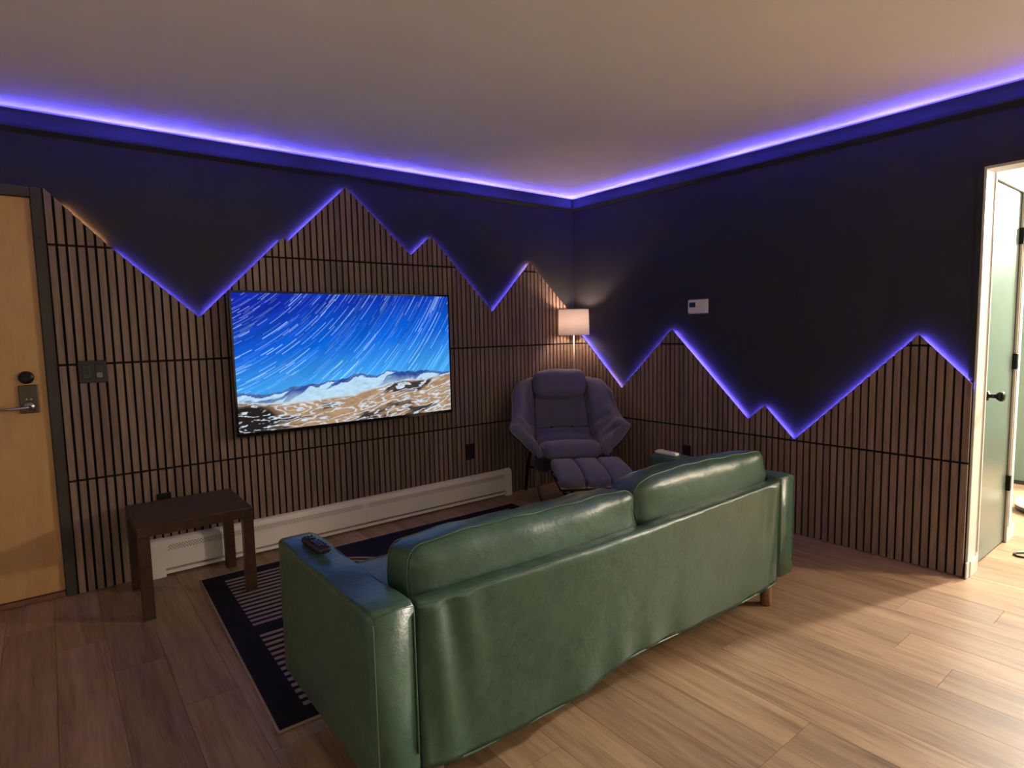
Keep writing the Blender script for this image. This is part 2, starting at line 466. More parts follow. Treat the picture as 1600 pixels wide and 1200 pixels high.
edge_leds(PROF_A, 'y', 'violet light strip tucked behind the tall peaks around the television',
          {0: [(.28, .9, 'glow_warm')], 8: [(.02, .75, 'led_panel'), (.76, .98, 'lamplight_pink')], 9: [(.02, .5, 'glow_warm')]})  # pink and amber segments by the corner are added, imitating floor lamp light
edge_leds(PROF_B, 'x', 'violet light strip tucked behind the low peaks below the thermostat',
          {6: [(.02, .30, 'lamplight_pink'), (.31, .98, 'led_low')]}, 'led_low')  # pink segment is an added glow in place of floor lamp light

# ================================================================== ENTRY DOOR (left edge)
d1 = thing('door_1', 'plain birch entry door with dark metal frame and lever handle', 'door', (DX1, 0, 0), kind='structure')
def rel(bm, o): bmesh.ops.translate(bm, vec=-Vector(o), verts=bm.verts); return bm
o1 = (DX1, 0, 0)
slab = obj('door_slab', rel(bx(DX0, DX1, .004, .048, .030, DZ, .002, 1), o1), M['birch'], d1)
fr = BM(); box(fr, DX1 + .002, DX1 + .0505, -.022, .10, 0, DZ + .0505, .003, 1); obj('frame_side', rel(fr, o1), M['door_frame'], d1)
fr = BM(); box(fr, DX0 - .0505, DX0 - .002, -.022, .10, 0, DZ + .0505, .003, 1); obj('frame_side', rel(fr, o1), M['door_frame'], d1)
fr = BM(); box(fr, DX0 - .002, DX1 + .002, -.022, .10, DZ + .002, DZ + .0505, .003, 1); obj('frame_head', rel(fr, o1), M['door_frame'], d1)
obj('threshold', rel(bx(DX0, DX1, -.012, .06, .0005, .026, .004, 2), o1), M['leg_wood'], d1)
for z in (1.83, 1.205): obj('frame_bolt', rel(lathe(BM(), [(.004, -.027), (.006, -.0255), (.006, -.022)], 10, (DX1 + .022 + (.0 if z > 1.5 else .012), 0, z), 'y'), o1), M['bronze'], d1)
obj('deadbolt', rel(lathe(BM(), [(.020, -.020), (.029, -.016), (.032, -.004), (.032, .004)], 28, (-3.768, 0, 1.145), 'y'), o1), M['black_metal'], d1)
lk = obj('lock_plate', rel(bx(-3.803, -3.726, -.012, .004, .968, 1.108, .004, 2), o1), M['bronze'], d1)
lv = BM(); lathe(lv, [(.022, -.03), (.026, -.022), (.026, -.012)], 24, (-3.765, 0, 1.000), 'y')
tube(lv, [(-3.765, -.028, 1.000), (-3.765, -.052, 1.000), (-3.775, -.058, 1.000), (-3.83, -.058, .997), (-3.885, -.054, 1.000)], [.009, .009, .009, .008, .006], 12)
obj('lever_handle', rel(lv, o1), M['steel'], lk, True)
hb = BM()
for dx in (-.012, .006): box(hb, -3.765 + dx, -3.765 + dx + .007, -.0145, -.0118, 1.034, 1.040)
obj('indicator', rel(hb, o1), M['steel'], lk)

# ================================================================== CLOSET DOOR IN THE HALL
d2 = thing('door_2', 'closed sage green closet door with black knob and hinges', 'door', (CX0, YJ, 0), kind='structure')
o2 = (CX0, YJ, 0)
M['sage'] = painted('sage_door_gloss', (0.10, 0.14, 0.115), 0.28, 30, 0.05, 0.08, 0.5)
obj('door_slab', rel(bx(CX0, CX1, YJ + .003, YJ + .038, .012, CZ - .003), o2), M['sage'], d2)
obj('door_shadow_gap', rel(bx(CX0, CX1, YJ + .01, YJ + .03, .0, .0115), o2), M['black_trim'], d2)
for xa, xb in ((.126, CX0 - .003), (CX1 + .003, CX1 + .075)):
    c = obj('casing', rel(bx(xa, xb, YJ - .014, YJ + .0015, 0, CZ + .055, .003, 1), o2), M['white_trim'], d2)
    obj('casing_bead', rel(bx(xa + .008, xa + .020, YJ - .018, YJ - .0142, .1, CZ + .05, .001, 1), o2), M['white_trim'], c)
obj('casing_head', rel(bx(CX0 - .003, CX1 + .003, YJ - .014, YJ + .0015, CZ, CZ + .055, .003, 1), o2), M['white_trim'], d2)
kb = BM(); lathe(kb, [(.026, .003), (.026, -.006), (.011, -.010), (.011, -.036), (.020, -.044), (.027, -.056), (.026, -.068), (.016, -.075)], 28, (.245, YJ, .925), 'y')
obj('knob', rel(kb, o2), M['black_metal'], d2, True)
for z in (1.80, 1.085, .365):
    obj('hinge', rel(bx(CX1 - .012, CX1 + .018, YJ - .020, YJ + .004, z - .045, z + .045, .002, 1), o2), M['black_metal'], d2)

# ================================================================== HALL THINGS
rv = thing('robot_vacuum', 'round white robot vacuum on the hallway floor', 'robot vacuum', (1.62, -2.93, 0))
obj('bumper', lathe(BM(), [(.160, .006), (.172, .012), (.174, .040), (.170, .044)], 48), M['black_plastic'], rv, True)
obj('shell', lathe(BM(), [(.176, .0445), (.178, .058), (.172, .074), (.160, .082), (.02, .086)], 48), M['white_plastic'], rv, True)
obj('turret', lathe(BM(), [(.045, .0862), (.045, .098), (.038, .104), (.01, .105)], 32), M['black_plastic'], rv, True)
cd = BM(); tube(cd, [(.78, -3.28, .006), (.70, -3.12, .006), (.63, -3.02, .006), (.575, -2.975, .006), (.535, -2.975, .006), (.515, -2.995, .006), (.52, -3.02, .006), (.56, -3.06, .006), (.60, -3.15, .006), (.62, -3.3, .006)], .0055, 8)
tag(obj('power_cord', cd, M['black_plastic'], None, True), 'black power cord looped on the hallway floor', 'cord')

def ceiling_lamp(label, loc, watts, col, size, drop):
    t = thing('ceiling_lamp', label, 'ceiling lamp', (loc[0], loc[1], H))
    obj('canopy', lathe(BM(), [(.07, 0), (.07, -.02), (.05, -.028)], 32), M['white_plastic'], t, True)
    if drop > .08: obj('stem', lathe(BM(), [(.008, -.02), (.008, -drop + .03)], 12), M['black_metal'], t)
    obj('glass_globe', lathe(BM(), [(.02, -drop + .05), (.07, -drop + .03), (.09, -drop), (.075, -drop - .04), (.03, -drop - .065), (.004, -drop - .07)], 32),
        emit('lit_globe', col, 4.0), t, True)
    l = bpy.data.lights.new('ceiling_bulb', 'POINT'); l.energy = watts; l.color = col; l.shadow_soft_size = size
    lo = bpy.data.objects.new('ceiling_bulb', l); COL.objects.link(lo); lo.parent = t; lo.location = (0, 0, -drop - .07 - size - .01)
    return t
ceiling_lamp('round glass ceiling lamp in the hallway', (2.65, -3.58), HALL_W, HALL_C, .09, .06)
ceiling_lamp('glass pendant lamp at the kitchen end', (1.5, -4.7), KITCHEN_W, KITCHEN_C, .12, .30)

# ================================================================== TELEVISION
TX0, TX1, TZ0, TZ1, TY = -2.845, -1.378, .740, 1.588, -.140
tv = thing('television', 'large wall-mounted television showing star trails over snowy mountains', 'television', ((TX0 + TX1) / 2, -.0325, TZ0))
ot = ((TX0 + TX1) / 2, -.0325, TZ0)
bm = BM(); box(bm, TX0, TX1, TY + .004, TY + .034, TZ0, TZ1, .003, 2); obj('housing', rel(bm, ot), M['black_plastic'], tv)
for nm, a in (('bezel', (TX0, TX1, TZ0, TZ0 + .020)), ('bezel', (TX0, TX1, TZ1 - .011, TZ1)), ('bezel', (TX0, TX0 + .011, TZ0 + .020, TZ1 - .011)), ('bezel', (TX1 - .011, TX1, TZ0 + .020, TZ1 - .011))):
    obj(nm, rel(bx(a[0], a[1], TY, TY + .0039, a[2], a[3], .001, 1), ot), M['gloss_black'], tv)
obj('wall_mount', rel(bx(-2.35, -1.87, TY + .0345, -.0327, .98, 1.36), ot), M['black_metal'], tv)

def vnoise(U, V, seed):
    rs = np.random.RandomState(seed); g = rs.rand(64, 64)
    xi = np.floor(U).astype(int); yi = np.floor(V).astype(int); fx = U - xi; fy = V - yi
    fx = fx * fx * (3 - 2 * fx); fy = fy * fy * (3 - 2 * fy)
    G = lambda a, b: g[a % 64, b % 64]
    return (G(xi, yi) * (1 - fx) + G(xi + 1, yi) * fx) * (1 - fy) + (G(xi, yi + 1) * (1 - fx) + G(xi + 1, yi + 1) * fx) * fy
def fbm(U, V, seed, o=5):
    s = 0; a = .5
    for k in range(o): s = s + a * vnoise(U * 2 ** k, V * 2 ** k, seed + k); a *= .5
    return s / (1 - .5 ** o)

def screen_picture(nx, nz):
    AS = 1.74
    v, u = np.mgrid[0:nz + 1, 0:nx + 1].astype(float); u = u / nx; v = v / nz      # v up
    C = lambda *c: np.array(c)[None, None, :]
    # sky
    t = np.clip((v - .3) / .7, 0, 1); k = np.clip(1 - 1.1 * t + .25 * (u - .4), 0, 1)
    deep, mid, lite = C(.004, .030, .40), C(.003, .125, .68), C(.055, .37, .86)
    img = np.where((k < .5)[..., None], deep + (mid - deep) * (k * 2)[..., None], mid + (lite - mid) * ((k - .5) * 2)[..., None])
    lf = np.clip(1 - u / .35, 0, 1) * np.clip((v - .35) / .65, 0, 1)
    img = img * (1 - .6 * lf[..., None]) + C(.012, .012, .36) * .6 * lf[..., None]
    X, Y = u * AS, v
    R = np.hypot(X + .72, Y - 2.2); T = np.arctan2(X + .72, 2.2 - Y)
    cl = fbm(R * 26, T * 3.2, 11, 4); img *= (.72 + .62 * cl)[..., None]
    rs = np.random.RandomState(5); tr = np.zeros_like(u)
    rows = np.argsort(R, axis=None); Rf, Tf = R.ravel()[rows], T.ravel()[rows]; trf = np.zeros(Rf.size)
    for i in range(950):
        r0 = rs.uniform(R.min(), R.max()); t0 = rs.uniform(T.min() - .05, T.max()); ln = rs.uniform(.03, .13)
        w = rs.uniform(.0012, .0022); b = .10 + .85 * rs.rand() ** 3.2
        i0, i1 = np.searchsorted(Rf, [r0 - 2.5 * w, r0 + 2.5 * w]); tt = Tf[i0:i1]; rr = Rf[i0:i1]
        trf[i0:i1] = np.maximum(trf[i0:i1], b * np.exp(-((rr - r0) / w) ** 2) * ((tt > t0) & (tt < t0 + ln)))
    tr.ravel()[rows] = trf
    img = img + tr[..., None] * C(.55, .78, .95)
    # far blue range: jagged crest, snow fields between dark blue rock faces
    ridge = np.interp(u[0], [0, .1, .2, .32, .4, .47, .5, .6, .66, .7, .8, .88, .95, 1], [.285, .275, .30, .315, .335, .345, .370, .345, .385, .375, .365, .365, .345, .345])
    jag = fbm(u[0] * 18, u[0] * 0 + .5, 31, 5); ridge = ridge + .055 * (jag - .5)
    far = v < ridge[None, :]; dep = (ridge[None, :] - v)
    wx = u + .035 * (fbm(u * 9, v * 9, 43, 3) - .5)
    face = fbm(wx * 20 + dep * 26, dep * 10 + 2, 41, 3); fine = fbm(u * 46, v * 60, 47, 3)
    rockm = np.clip((face - .51) * 12, 0, 1) * np.clip(1.25 - dep * 9, 0, 1)
    crest = np.clip(1 - dep / (.008 + .030 * np.clip(fbm(u * 14, u * 0 + 7.5, 49, 3) - .32, 0, 1) * 2.2), 0, 1)
    rockm = np.clip(np.maximum(rockm, (crest > 0) * .9), 0, 1)
    snow = C(.50, .74, .93) * (.80 + .35 * fine)[..., None]; rock = C(.030, .075, .30) * (.6 + .9 * fine)[..., None]
    img = np.where(far[..., None], snow + (rock - snow) * rockm[..., None], img)
    # near brown slopes swept by snow ribbons
    r2 = np.interp(u[0], [0, .15, .3, .5, .62, .75, .86, 1], [.225, .20, .20, .22, .26, .305, .29, .335]) + .02 * (fbm(u[0] * 9, u[0] * 0 + 3.5, 61, 4) - .5)
    near = v < r2[None, :]; d2 = r2[None, :] - v
    q = fbm(u * 5.5 - d2 * 3.0, d2 * 15 + u * 2.2, 71, 4); rib = np.abs(np.sin(q * 21 + 1.0))
    shade = fbm(u * 7 + d2 * 5, d2 * 16, 81, 4)
    tan, drk, wht = C(.42, .27, .15), C(.055, .042, .040), C(.66, .76, .86)
    base = tan + (drk - tan) * np.clip((shade - .50) * 7, 0, 1)[..., None]; base = base * (.7 + .6 * fine)[..., None]
    wm = np.clip((.52 - rib) * 5, 0, 1) * np.clip(.35 + fine, 0, 1)
    wm = np.maximum(wm, np.clip(1 - d2 / .018, 0, 1) * .9)
    dl = np.clip(1 - np.hypot((u - .04) / .15, (v - .08) / .15), 0, 1); dm = np.clip(dl * 3, 0, 1)
    base = base + (drk * .35 - base) * dm[..., None]; wm = wm * (1 - dm * np.clip((.62 - fine) * 6, 0, 1))
    img = np.where(near[..., None], base + (wht - base) * wm[..., None], img)
    return np.clip(img, 0, 1.2)

def make_screen():
    nx, nz = 400, 226
    x0, x1, z0, z1 = TX0 + .0115, TX1 - .0115, TZ0 + .0205, TZ1 - .0115
    zz, xx = np.mgrid[0:nz + 1, 0:nx + 1]
    co = np.empty(((nx + 1) * (nz + 1), 3), np.float32)
    co[:, 0] = (x0 + (x1 - x0) * xx / nx).ravel() - ot[0]; co[:, 1] = TY + .003 - ot[1]; co[:, 2] = (z0 + (z1 - z0) * zz / nz).ravel() - ot[2]
    i = (zz[:-1, :-1] * (nx + 1) + xx[:-1, :-1]).ravel(); f = np.stack([i, i + 1, i + nx + 2, i + nx + 1], 1)
    me = bpy.data.meshes.new('screen'); me.vertices.add(len(co)); me.vertices.foreach_set('co', co.ravel())
    me.loops.add(f.size); me.loops.foreach_set('vertex_index', f.ravel().astype(np.int32))
    me.polygons.add(len(f)); me.polygons.foreach_set('loop_start', np.arange(0, f.size, 4, dtype=np.int32))
    me.update(calc_edges=True)
    a = me.color_attributes.new('picture', 'FLOAT_COLOR', 'POINT')
    im = screen_picture(nx, nz); rgba = np.ones((len(co), 4), np.float32); rgba[:, :3] = im.reshape(-1, 3)
    a.data.foreach_set('color', rgba.ravel())
    m = emit('screen_picture', (1, 1, 1), 1.0); t = m.node_tree; e = [n for n in t.nodes if n.type == 'EMISSION'][0]
    at = t.nodes.new('ShaderNodeAttribute'); at.attribute_name = 'picture'; t.links.new(at.outputs['Color'], e.inputs[0])
    me.materials.append(m); o = bpy.data.objects.new('screen', me); COL.objects.link(o); o.parent = tv
    o['label'] = 'lit screen with blue night sky and mountains'
make_screen()

# ================================================================== SWITCHES, OUTLETS, THERMOSTAT
sw = thing('light_switch', 'black double light switch on the slats beside the entry door', 'light switch', (-3.497, -.0325, 1.16))
pl = obj('plate', bx(-.062, .062, -.008, 0, -.058, .058, .004, 2), M['gloss_black'], sw)
for cx in (-.026, .026):
    obj('paddle', bx(cx - .018, cx + .018, -.013, -.0082, -.036, .036, .002, 2), M['gloss_black'], sw)
obj('frame_rim', prism(BM(), rrect(.060, .056, .006), 'y', -.0092, -.0081), M['black_plastic'], sw)
obj('paddle_reflection', bx(.014, .038, -.0145, -.0131, -.032, -.006, .001, 1), M['piping'], sw)  # light grey square standing in for a reflection on the right paddle
obj('toggle', bx(-.032, -.020, -.019, -.0131, -.014, .014, .002, 1), M['gloss_black'], sw)

def outlet(label, loc, rz):
    t = thing('wall_outlet', label, 'outlet', loc, rz)
    obj('plate', bx(-.036, .036, -.007, 0, -.060, .060, .003, 2), M['black_plastic'], t)
    for s in (-1, 1):
        f = obj('socket', prism(BM(), [(q[0], q[1] + s * .026) for q in rrect(.017, .018, .008)], 'y', -.0090, -.0072), M['black_plastic'], t)
        sl_ = BM()
        for dx in (-.007, .007): box(sl_, dx - .001, dx + .001, -.0094, -.0091, s * .026 - .002, s * .026 + .007)
        obj('slots', sl_, M['hole'], f)
outlet('black wall outlet above the heater, beside the lounge chair', (-1.166, -.0325, .400), 0)
outlet('black wall outlet behind the dark side table', (-3.223, -.0325, .405), 0)
outlet('black wall outlet behind the sofa arm with the white remote', (-.0325, -1.20, .400), -math.pi / 2)

th = thing('thermostat', 'white wall thermostat with small dark display on charcoal wall', 'thermostat', (0, -1.272, 1.467), -math.pi / 2)
obj('back_plate', bx(-.079, .079, -.006, -.0005, -.050, .050, .002, 2), M['white_plastic'], th)
obj('cover', bx(-.075, .075, -.026, -.0062, -.046, .046, .005, 3), M['white_plastic'], th)
obj('display', bx(-.062, -.010, -.0275, -.0262, -.005, .030, .0005, 1), M['lcd'], th)
for k in range(2): obj('button', bx(.012 + k * .026, .030 + k * .026, -.0285, -.0262, -.032, -.020, .001, 1), M['white_plastic'], th)

# ================================================================== BASEBOARD HEATER
HX0, HX1, HY = -3.310, -.792, -.074
ht = thing('baseboard_heater', 'long white perforated baseboard heater below the television', 'heater', (HX0, -.0335, 0))
oh = (HX0, -.0335, 0)
prof = [(-.0335, .045), (HY, .045), (HY, .176), (HY + .003, .190), (HY + .010, .202), (HY + .020, .208), (-.0335, .211)]
XS = -2.046
for a, b in ((HX0 + .067, XS - .0005), (XS + .0005, HX1 - .062)):
    cv = obj('cover', rel(prism(BM(), prof, 'x', a, b), oh), M['heater'], ht)
    hm = BM(); x = a + .02
    while x < b - .03:
        for r in range(4):
            cx = x + (.0078 if r % 2 else 0); cz = .150 + r * .0078
            vs = [hm.verts.new((cx + .0042 * dx, HY - .0005, cz + .0031 * dz)) for dx, dz in ((-1, -.5), (0, -1), (1, .5), (0, 1))]
            hm.faces.new(vs)
        x += .0156
    o = obj('perforation', rel(hm, oh), M['hole'], cv); o['kind'] = 'stuff'
    obj('lower_lip', rel(bx(a, b, HY + .006, -.0335, .012, .030), oh), M['heater'], ht)
pcap = [(-.0335, .0), (HY - .002, .0), (HY - .002, .176), (HY + .001, .192), (HY + .008, .205), (HY + .018, .211), (-.0335, .214)]
obj('end_cap', rel(prism(BM(), pcap, 'x', HX0, HX0 + .0665), oh), M['heater'], ht)
obj('end_cap', rel(prism(BM(), pcap, 'x', HX1 - .0615, HX1), oh), M['heater'], ht)

# ================================================================== RUG
def rug():
    c = [(-3.112, -.280), (-.966, -.290), (-.990, -1.842), (-3.160, -1.826)]
    cx, cy = sum(p[0] for p in c) / 4, sum(p[1] for p in c) / 4
    t = thing('area_rug', 'black area rug with beige concentric arch lines under the sofa', 'rug', (cx, cy, 0), 0)
    bm = prism(BM(), [(p[0] - cx, p[1] - cy) for p in c], 'z', .0008, .0085)
    m = mat('woven_arches', (.01, .01, .012), .95, spec=.1); n = N(m); p = n.ob(); S = n.sep(p)
    sx = n.math('ADD', S[0], n.math('MULTIPLY', S[1], -.026))
    ax = n.math('ABSOLUTE', sx)
    # two arches lying on their sides, mirrored about the middle of the rug
    px = n.math('SUBTRACT', .70, ax); px = n.math('MAXIMUM', px, 0.0)      # distance from the arch centre towards the middle
    d = n.math('SQRT', n.math('ADD', n.math('MULTIPLY', px, px), n.math('MULTIPLY', S[1], S[1])))
    ph = n.math('FRACT', n.math('DIVIDE', n.math('SUBTRACT', d, .030), .0465))
    wob = n.noise(p, 60, 2)
    line = n.math('GREATER_THAN', n.math('ADD', ph, n.math('MULTIPLY', wob, .12)), .54)
    inside = n.math('MULTIPLY', n.math('LESS_THAN', d, .688), n.math('GREATER_THAN', d, .04))
    edge = n.math('LESS_THAN', ax, .972)
    f = n.math('MULTIPLY', n.math('MULTIPLY', line, inside), edge)
    weave = n.noise(p, 320, 2, .7)
    dark = n.mix(weave, (.007, .007, .010), (.020, .020, .026)); beige = n.mix(weave, (.24, .18, .145), (.40, .31, .26))
    n.color(n.mix(f, dark, beige)); n.bump(weave, .5, .004)
    obj('pile', bm, m, t)
    hem = BM(); P = [(p[0] - cx, p[1] - cy, .005) for p in c]
    for a, b in zip(P, P[1:] + P[:1]): tube(hem, [a, b], .0052, 8)
    obj('bound_edge', hem, mat('beige_binding', (.30, .22, .17), .9), t)
rug()

# ================================================================== SIDE TABLE
st = thing('side_table', 'dark espresso side table standing over the heater by the entry door', 'side table', (-3.157, -.362, 0))
obj('table_top', bx(-.255, .255, -.250, .240, .400, .450, .003, 2), M['table'], st)
for sx in (-1, 1):
    for sy in (-1, 1):
        cx, cy = sx * .230, -.005 + sy * .220
        obj('leg', bx(cx - .025, cx + .025, cy - .025, cy + .025, 0.0095 if (sx > 0 and sy < 0) else .0005, .3995, .002, 1), M['table'], st)

# ================================================================== SOFA
SX0, SX1, SY0, SY1 = -3.088, -.905, -2.430, -1.665
SO = (-1.997, -2.05, 0)
so = thing('sofa', 'green leather three-seat sofa seen from behind with two back cushions', 'sofa', SO)
AW = .137
def arm(x0, x1):
    zt, zb = .612, .132
    bm = BM(); secs = []
    N_ = 26
    for i in range(N_):
        t = i / (N_ - 1); y = SY0 + (SY1 - SY0) * t
        zz = zt - .006 * math.sin(t * math.pi) + .003 * math.sin(t * 17)
        e = .007 * max(0, 1 - min(t, 1 - t) / .02) ** 2
        pts = rrect((x1 - x0) / 2 - e, (zz - zb) / 2 - e * .5, .015, 4)
        secs.append([((x0 + x1) / 2 + p[0], y, (zz + zb) / 2 + p[1] + .004 * (1 - (p[0] / ((x1 - x0) / 2)) ** 2) * (p[1] > 0)) for p in pts])
    sweep(bm, secs)
    a = obj('arm', rel(bm, SO), M['leather'], so, True)
    for xs in (x0 + .010, x1 - .010):
        obj('seam', rel(tube(BM(), [(xs, SY0 + .012, zb + .03), (xs, SY0 - .0008, zb + .06), (xs, SY0 - .0008, zt - .035), (xs, SY0 + .006, zt - .010), (xs, SY0 + .03, zt - .0045), (xs, (SY0 + SY1) / 2, zt - .0095), (xs, SY1 - .03, zt - .0045), (xs, SY1 - .004, zt - .012), (xs, SY1 + .001, zt - .04), (xs, SY1 + .001, zb + .05)], .0028, 6), SO), M['stitch'], a, True)
    obj('seam', rel(tube(BM(), [(x0 + .012, SY0 + .002, zt - .008), ((x0 + x1) / 2, SY0 + .002, zt - .003), (x1 - .012, SY0 + .002, zt - .008)], .0028, 6), SO), M['stitch'], a, True)
    return a
arm(SX0, SX0 + AW); arm(SX1 - AW, SX1)

def back_panel():
    x0, x1 = SX0 + AW + .006, SX1 - AW + .004
    hx = [-2.991, -2.805, -2.584, -2.40, -2.327, -2.127, -1.95, -1.743, -1.5, -1.288, -1.065, -.9]
    hz = [.140, .094, .092, .086, .090, .128, .128, .117, .108, .103, .108, .13]
    _x = np.linspace(-3.05, -.85, 221); _z = np.convolve(np.pad(np.interp(_x, hx, hz), 12, 'edge'), np.hanning(27)[1:-1] / np.hanning(27).sum(), 'valid')
    hx, hz = _x, _z
    secs = []; NX = 150; NZ = 26
    for i in range(NX + 1):
        t = i / NX; x = x0 + (x1 - x0) * t
        zb = float(np.interp(x, hx, hz)); zt = .602 - .010 * math.sin(math.pi * t) + .0012 * math.sin(x * 23) + .0006 * math.sin(x * 61)
        eL = math.exp(-((x - x0) / .16) ** 2); eR = math.exp(-((x1 - x) / .14) ** 2)
        pts = []
        for k in range(NZ + 1):
            u = k / NZ; z = zb + (zt - .018 - zb) * u
            wr = .012 * eL * math.sin((x - x0) * (46 + 10 * u) + 2.2 * u) * (.35 + .65 * u) + .009 * eR * math.sin((x1 - x) * (50 - 14 * u) + 3 * u) * (.4 + .6 * u)
            wr += .0035 * math.sin(x * 9 + u * 2.0) * (1 - u) ** 2 + .0025 * math.sin(x * 4.1 + 1) * u
            wr += .0045 * (1 - u) ** 4 * math.sin(x * 27 + 1.5 * math.sin(x * 6))
            end = .008 * max(0, 1 - (x - x0) / .012) ** 2 + .003 * max(0, 1 - (x1 - x) / .012) ** 2
            pts.append((x, SY0 - .002 + wr * .9 + .008 * (1 - u) ** 2 + end, z))
        for a in (20, 45, 70, 90):
            ar = math.radians(a); pts.append((x, SY0 + .016 - .018 * math.cos(ar), zt - .018 + .018 * math.sin(ar)))
        pts += [(x, SY0 + .055, zt - .002), (x, SY0 + .072, zt - .02), (x, SY0 + .072, .30), (x, SY0 + .06, zb + .004), (x, SY0 + .02, zb)]
        secs.append(pts)
    b = obj('back_panel', rel(sweep(BM(), secs), SO), M['leather'], so, True)
    top = [(x0 + (x1 - x0) * i / 60, SY0 + .004, .602 - .010 * math.sin(math.pi * i / 60) - .0055) for i in range(61)]
    obj('seam', rel(tube(BM(), top, .0028, 6), SO), M['stitch'], b, True)
    hm = [(x0 + (x1 - x0) * i / 80, SY0 + .010, float(np.interp(x0 + (x1 - x0) * i / 80, hx, hz))) for i in range(81)]
    obj('hem', rel(tube(BM(), hm, .004, 6), SO), M['stitch'], b, True)
back_panel()
obj('seat_frame', rel(bx(SX0 + AW + .004, SX1 - AW - .004, SY0 + .08, SY1 - .02, .135, .30, .01, 2), SO), M['leather'], so)
mid = -1.990
for a, b in ((SX0 + AW + .004, mid - .003), (mid + .003, SX1 - AW - .004)):
    c = puffy((b - a) / 2, .335, .075, .035, (0, .004, .018))
    bmesh.ops.translate(c, vec=((a + b) / 2, SY1 - .335 + .01, .378), verts=c.verts)
    obj('seat_cushion', rel(c, SO), M['leather'], so, True)

def back_cushion(a, b, tilt, seed, ztop):
    hx, hy, hz = (b - a) / 2, .088, .165
    rs = random.Random(seed); ph = [rs.uniform(0, 6) for _ in range(6)]
    def fn(q, s):
        # slumped, wrinkled stuffing
        e = abs(s.x) ** 6
        q.x *= 1 - .045 * max(0, -s.z)
        q.z += -.016 * s.z * e * (s.z > 0) - .006 * (1 + s.z) * math.sin(s.x * 3 + ph[0]) * .5
        q.y += .0040 * math.sin(q.x * 24 + ph[1] + q.z * 9) * (1 - abs(s.y) * .3) * math.exp(-((s.z - .75) / .45) ** 2)
        q.z += .0022 * math.sin(q.x * 33 + ph[2]) * (s.z > .5)
        q.y += .006 * math.sin(q.z * 50 + ph[3] + q.x * 6) * e
        return q
    bm = puffy(hx, hy, hz, .048, (.010, .020, .014), 20, fn)
    R_ = Matrix.Rotation(tilt, 4, 'X')
    T_ = Matrix.Translation(((a + b) / 2 - SO[0], SY0 + .158 - SO[1], ztop - .185))
    bm.transform(T_ @ R_)
    c = obj('back_cushion', bm, M['leather'], so, True)
    for sy in (-1, 1):
        loop = [(p[0], sy * (hy - .026), p[1]) for p in rrect(hx - .0025, hz - .0025, .045, 5)]
        # refine the straight runs so that the piping follows the slump
        pts = []
        for i in range(len(loop)):
            p, q = Vector(loop[i]), Vector(loop[(i + 1) % len(loop)]); k = max(1, int((q - p).length / .03))
            for j in range(k):
                v = p.lerp(q, j / k); s = Vector((v.x / hx, v.y / hy, v.z / hz)); s = Vector([max(-1, min(1, t)) for t in s])
                v.x += .010 * s.x * (1 - s.y ** 2) * (1 - s.z ** 2); v.z += .014 * s.z * (1 - s.x ** 2) * (1 - s.y ** 2)
                v = fn(v, s); pts.append(v)
        tb = tube(BM(), pts, .0026, 6, closed=True); tb.transform(T_ @ R_)
        obj('piping', tb, M['stitch'], c, True)
    return c
back_cushion(-2.918, -1.950, math.radians(-8), 1, .732)
back_cushion(-1.943, -1.005, math.radians(-8), 2, .752)
for x in (SX0 + .20, SX1 - .165):
    for y in (SY0 + .045, SY1 - .07):
        z0 = .0095 if (y > -1.83 and x < -1) else .0005
        if x > -1.2 and y > -1.83: z0 = .0095
        obj('leg', rel(lathe(BM(), [(.024, z0), (.0255, z0 + .004), (.027, .140)], 24, (x, y, 0)), SO), M['leg_wood'], so, True)

# remotes on the arms
rm = thing('remote_control', 'black remote control on the left sofa arm', 'remote control', (-3.014, -1.855, .6135), math.radians(3))
obj('body', puffy(.021, .082, .011, .010, (0, 0, .002), 8), M['black_plastic'], rm, True, (0, 0, .0115))
for r in range(7):
    for c in (-1, 0, 1):
        if r in (1, 2) : continue
        obj('button', lathe(BM(), [(.0042, .0220), (.0042, .0254), (.003, .0262)], 12, (c * .011, .062 - r * .019, 0)), M['gloss_black'], rm, True)
obj('dial_pad', lathe(BM(), [(.014, .0225), (.014, .0256), (.006, .0258), (.004, .0264)], 24, (0, .0335, 0)), M['gloss_black'], rm, True)
rw = thing('remote_control', 'white remote control on the far right sofa arm', 'remote control', (-.982, -1.745, .6135), math.radians(-2))
obj('body', puffy(.021, .072, .009, .008, (0, 0, .002), 8), M['white_plastic'], rw, True, (0, 0, .0095))
obj('dial_pad', lathe(BM(), [(.013, .0190), (.013, .0218), (.006, .0222)], 24, (0, .040, 0)), M['white_plastic'], rw, True)
for r in range(3):
    for c in (-1, 1): obj('button', lathe(BM(), [(.004, .0192), (.004, .0216), (.003, .0222)], 12, (c * .009, .012 - r * .020, 0)), M['piping'], rw, True)

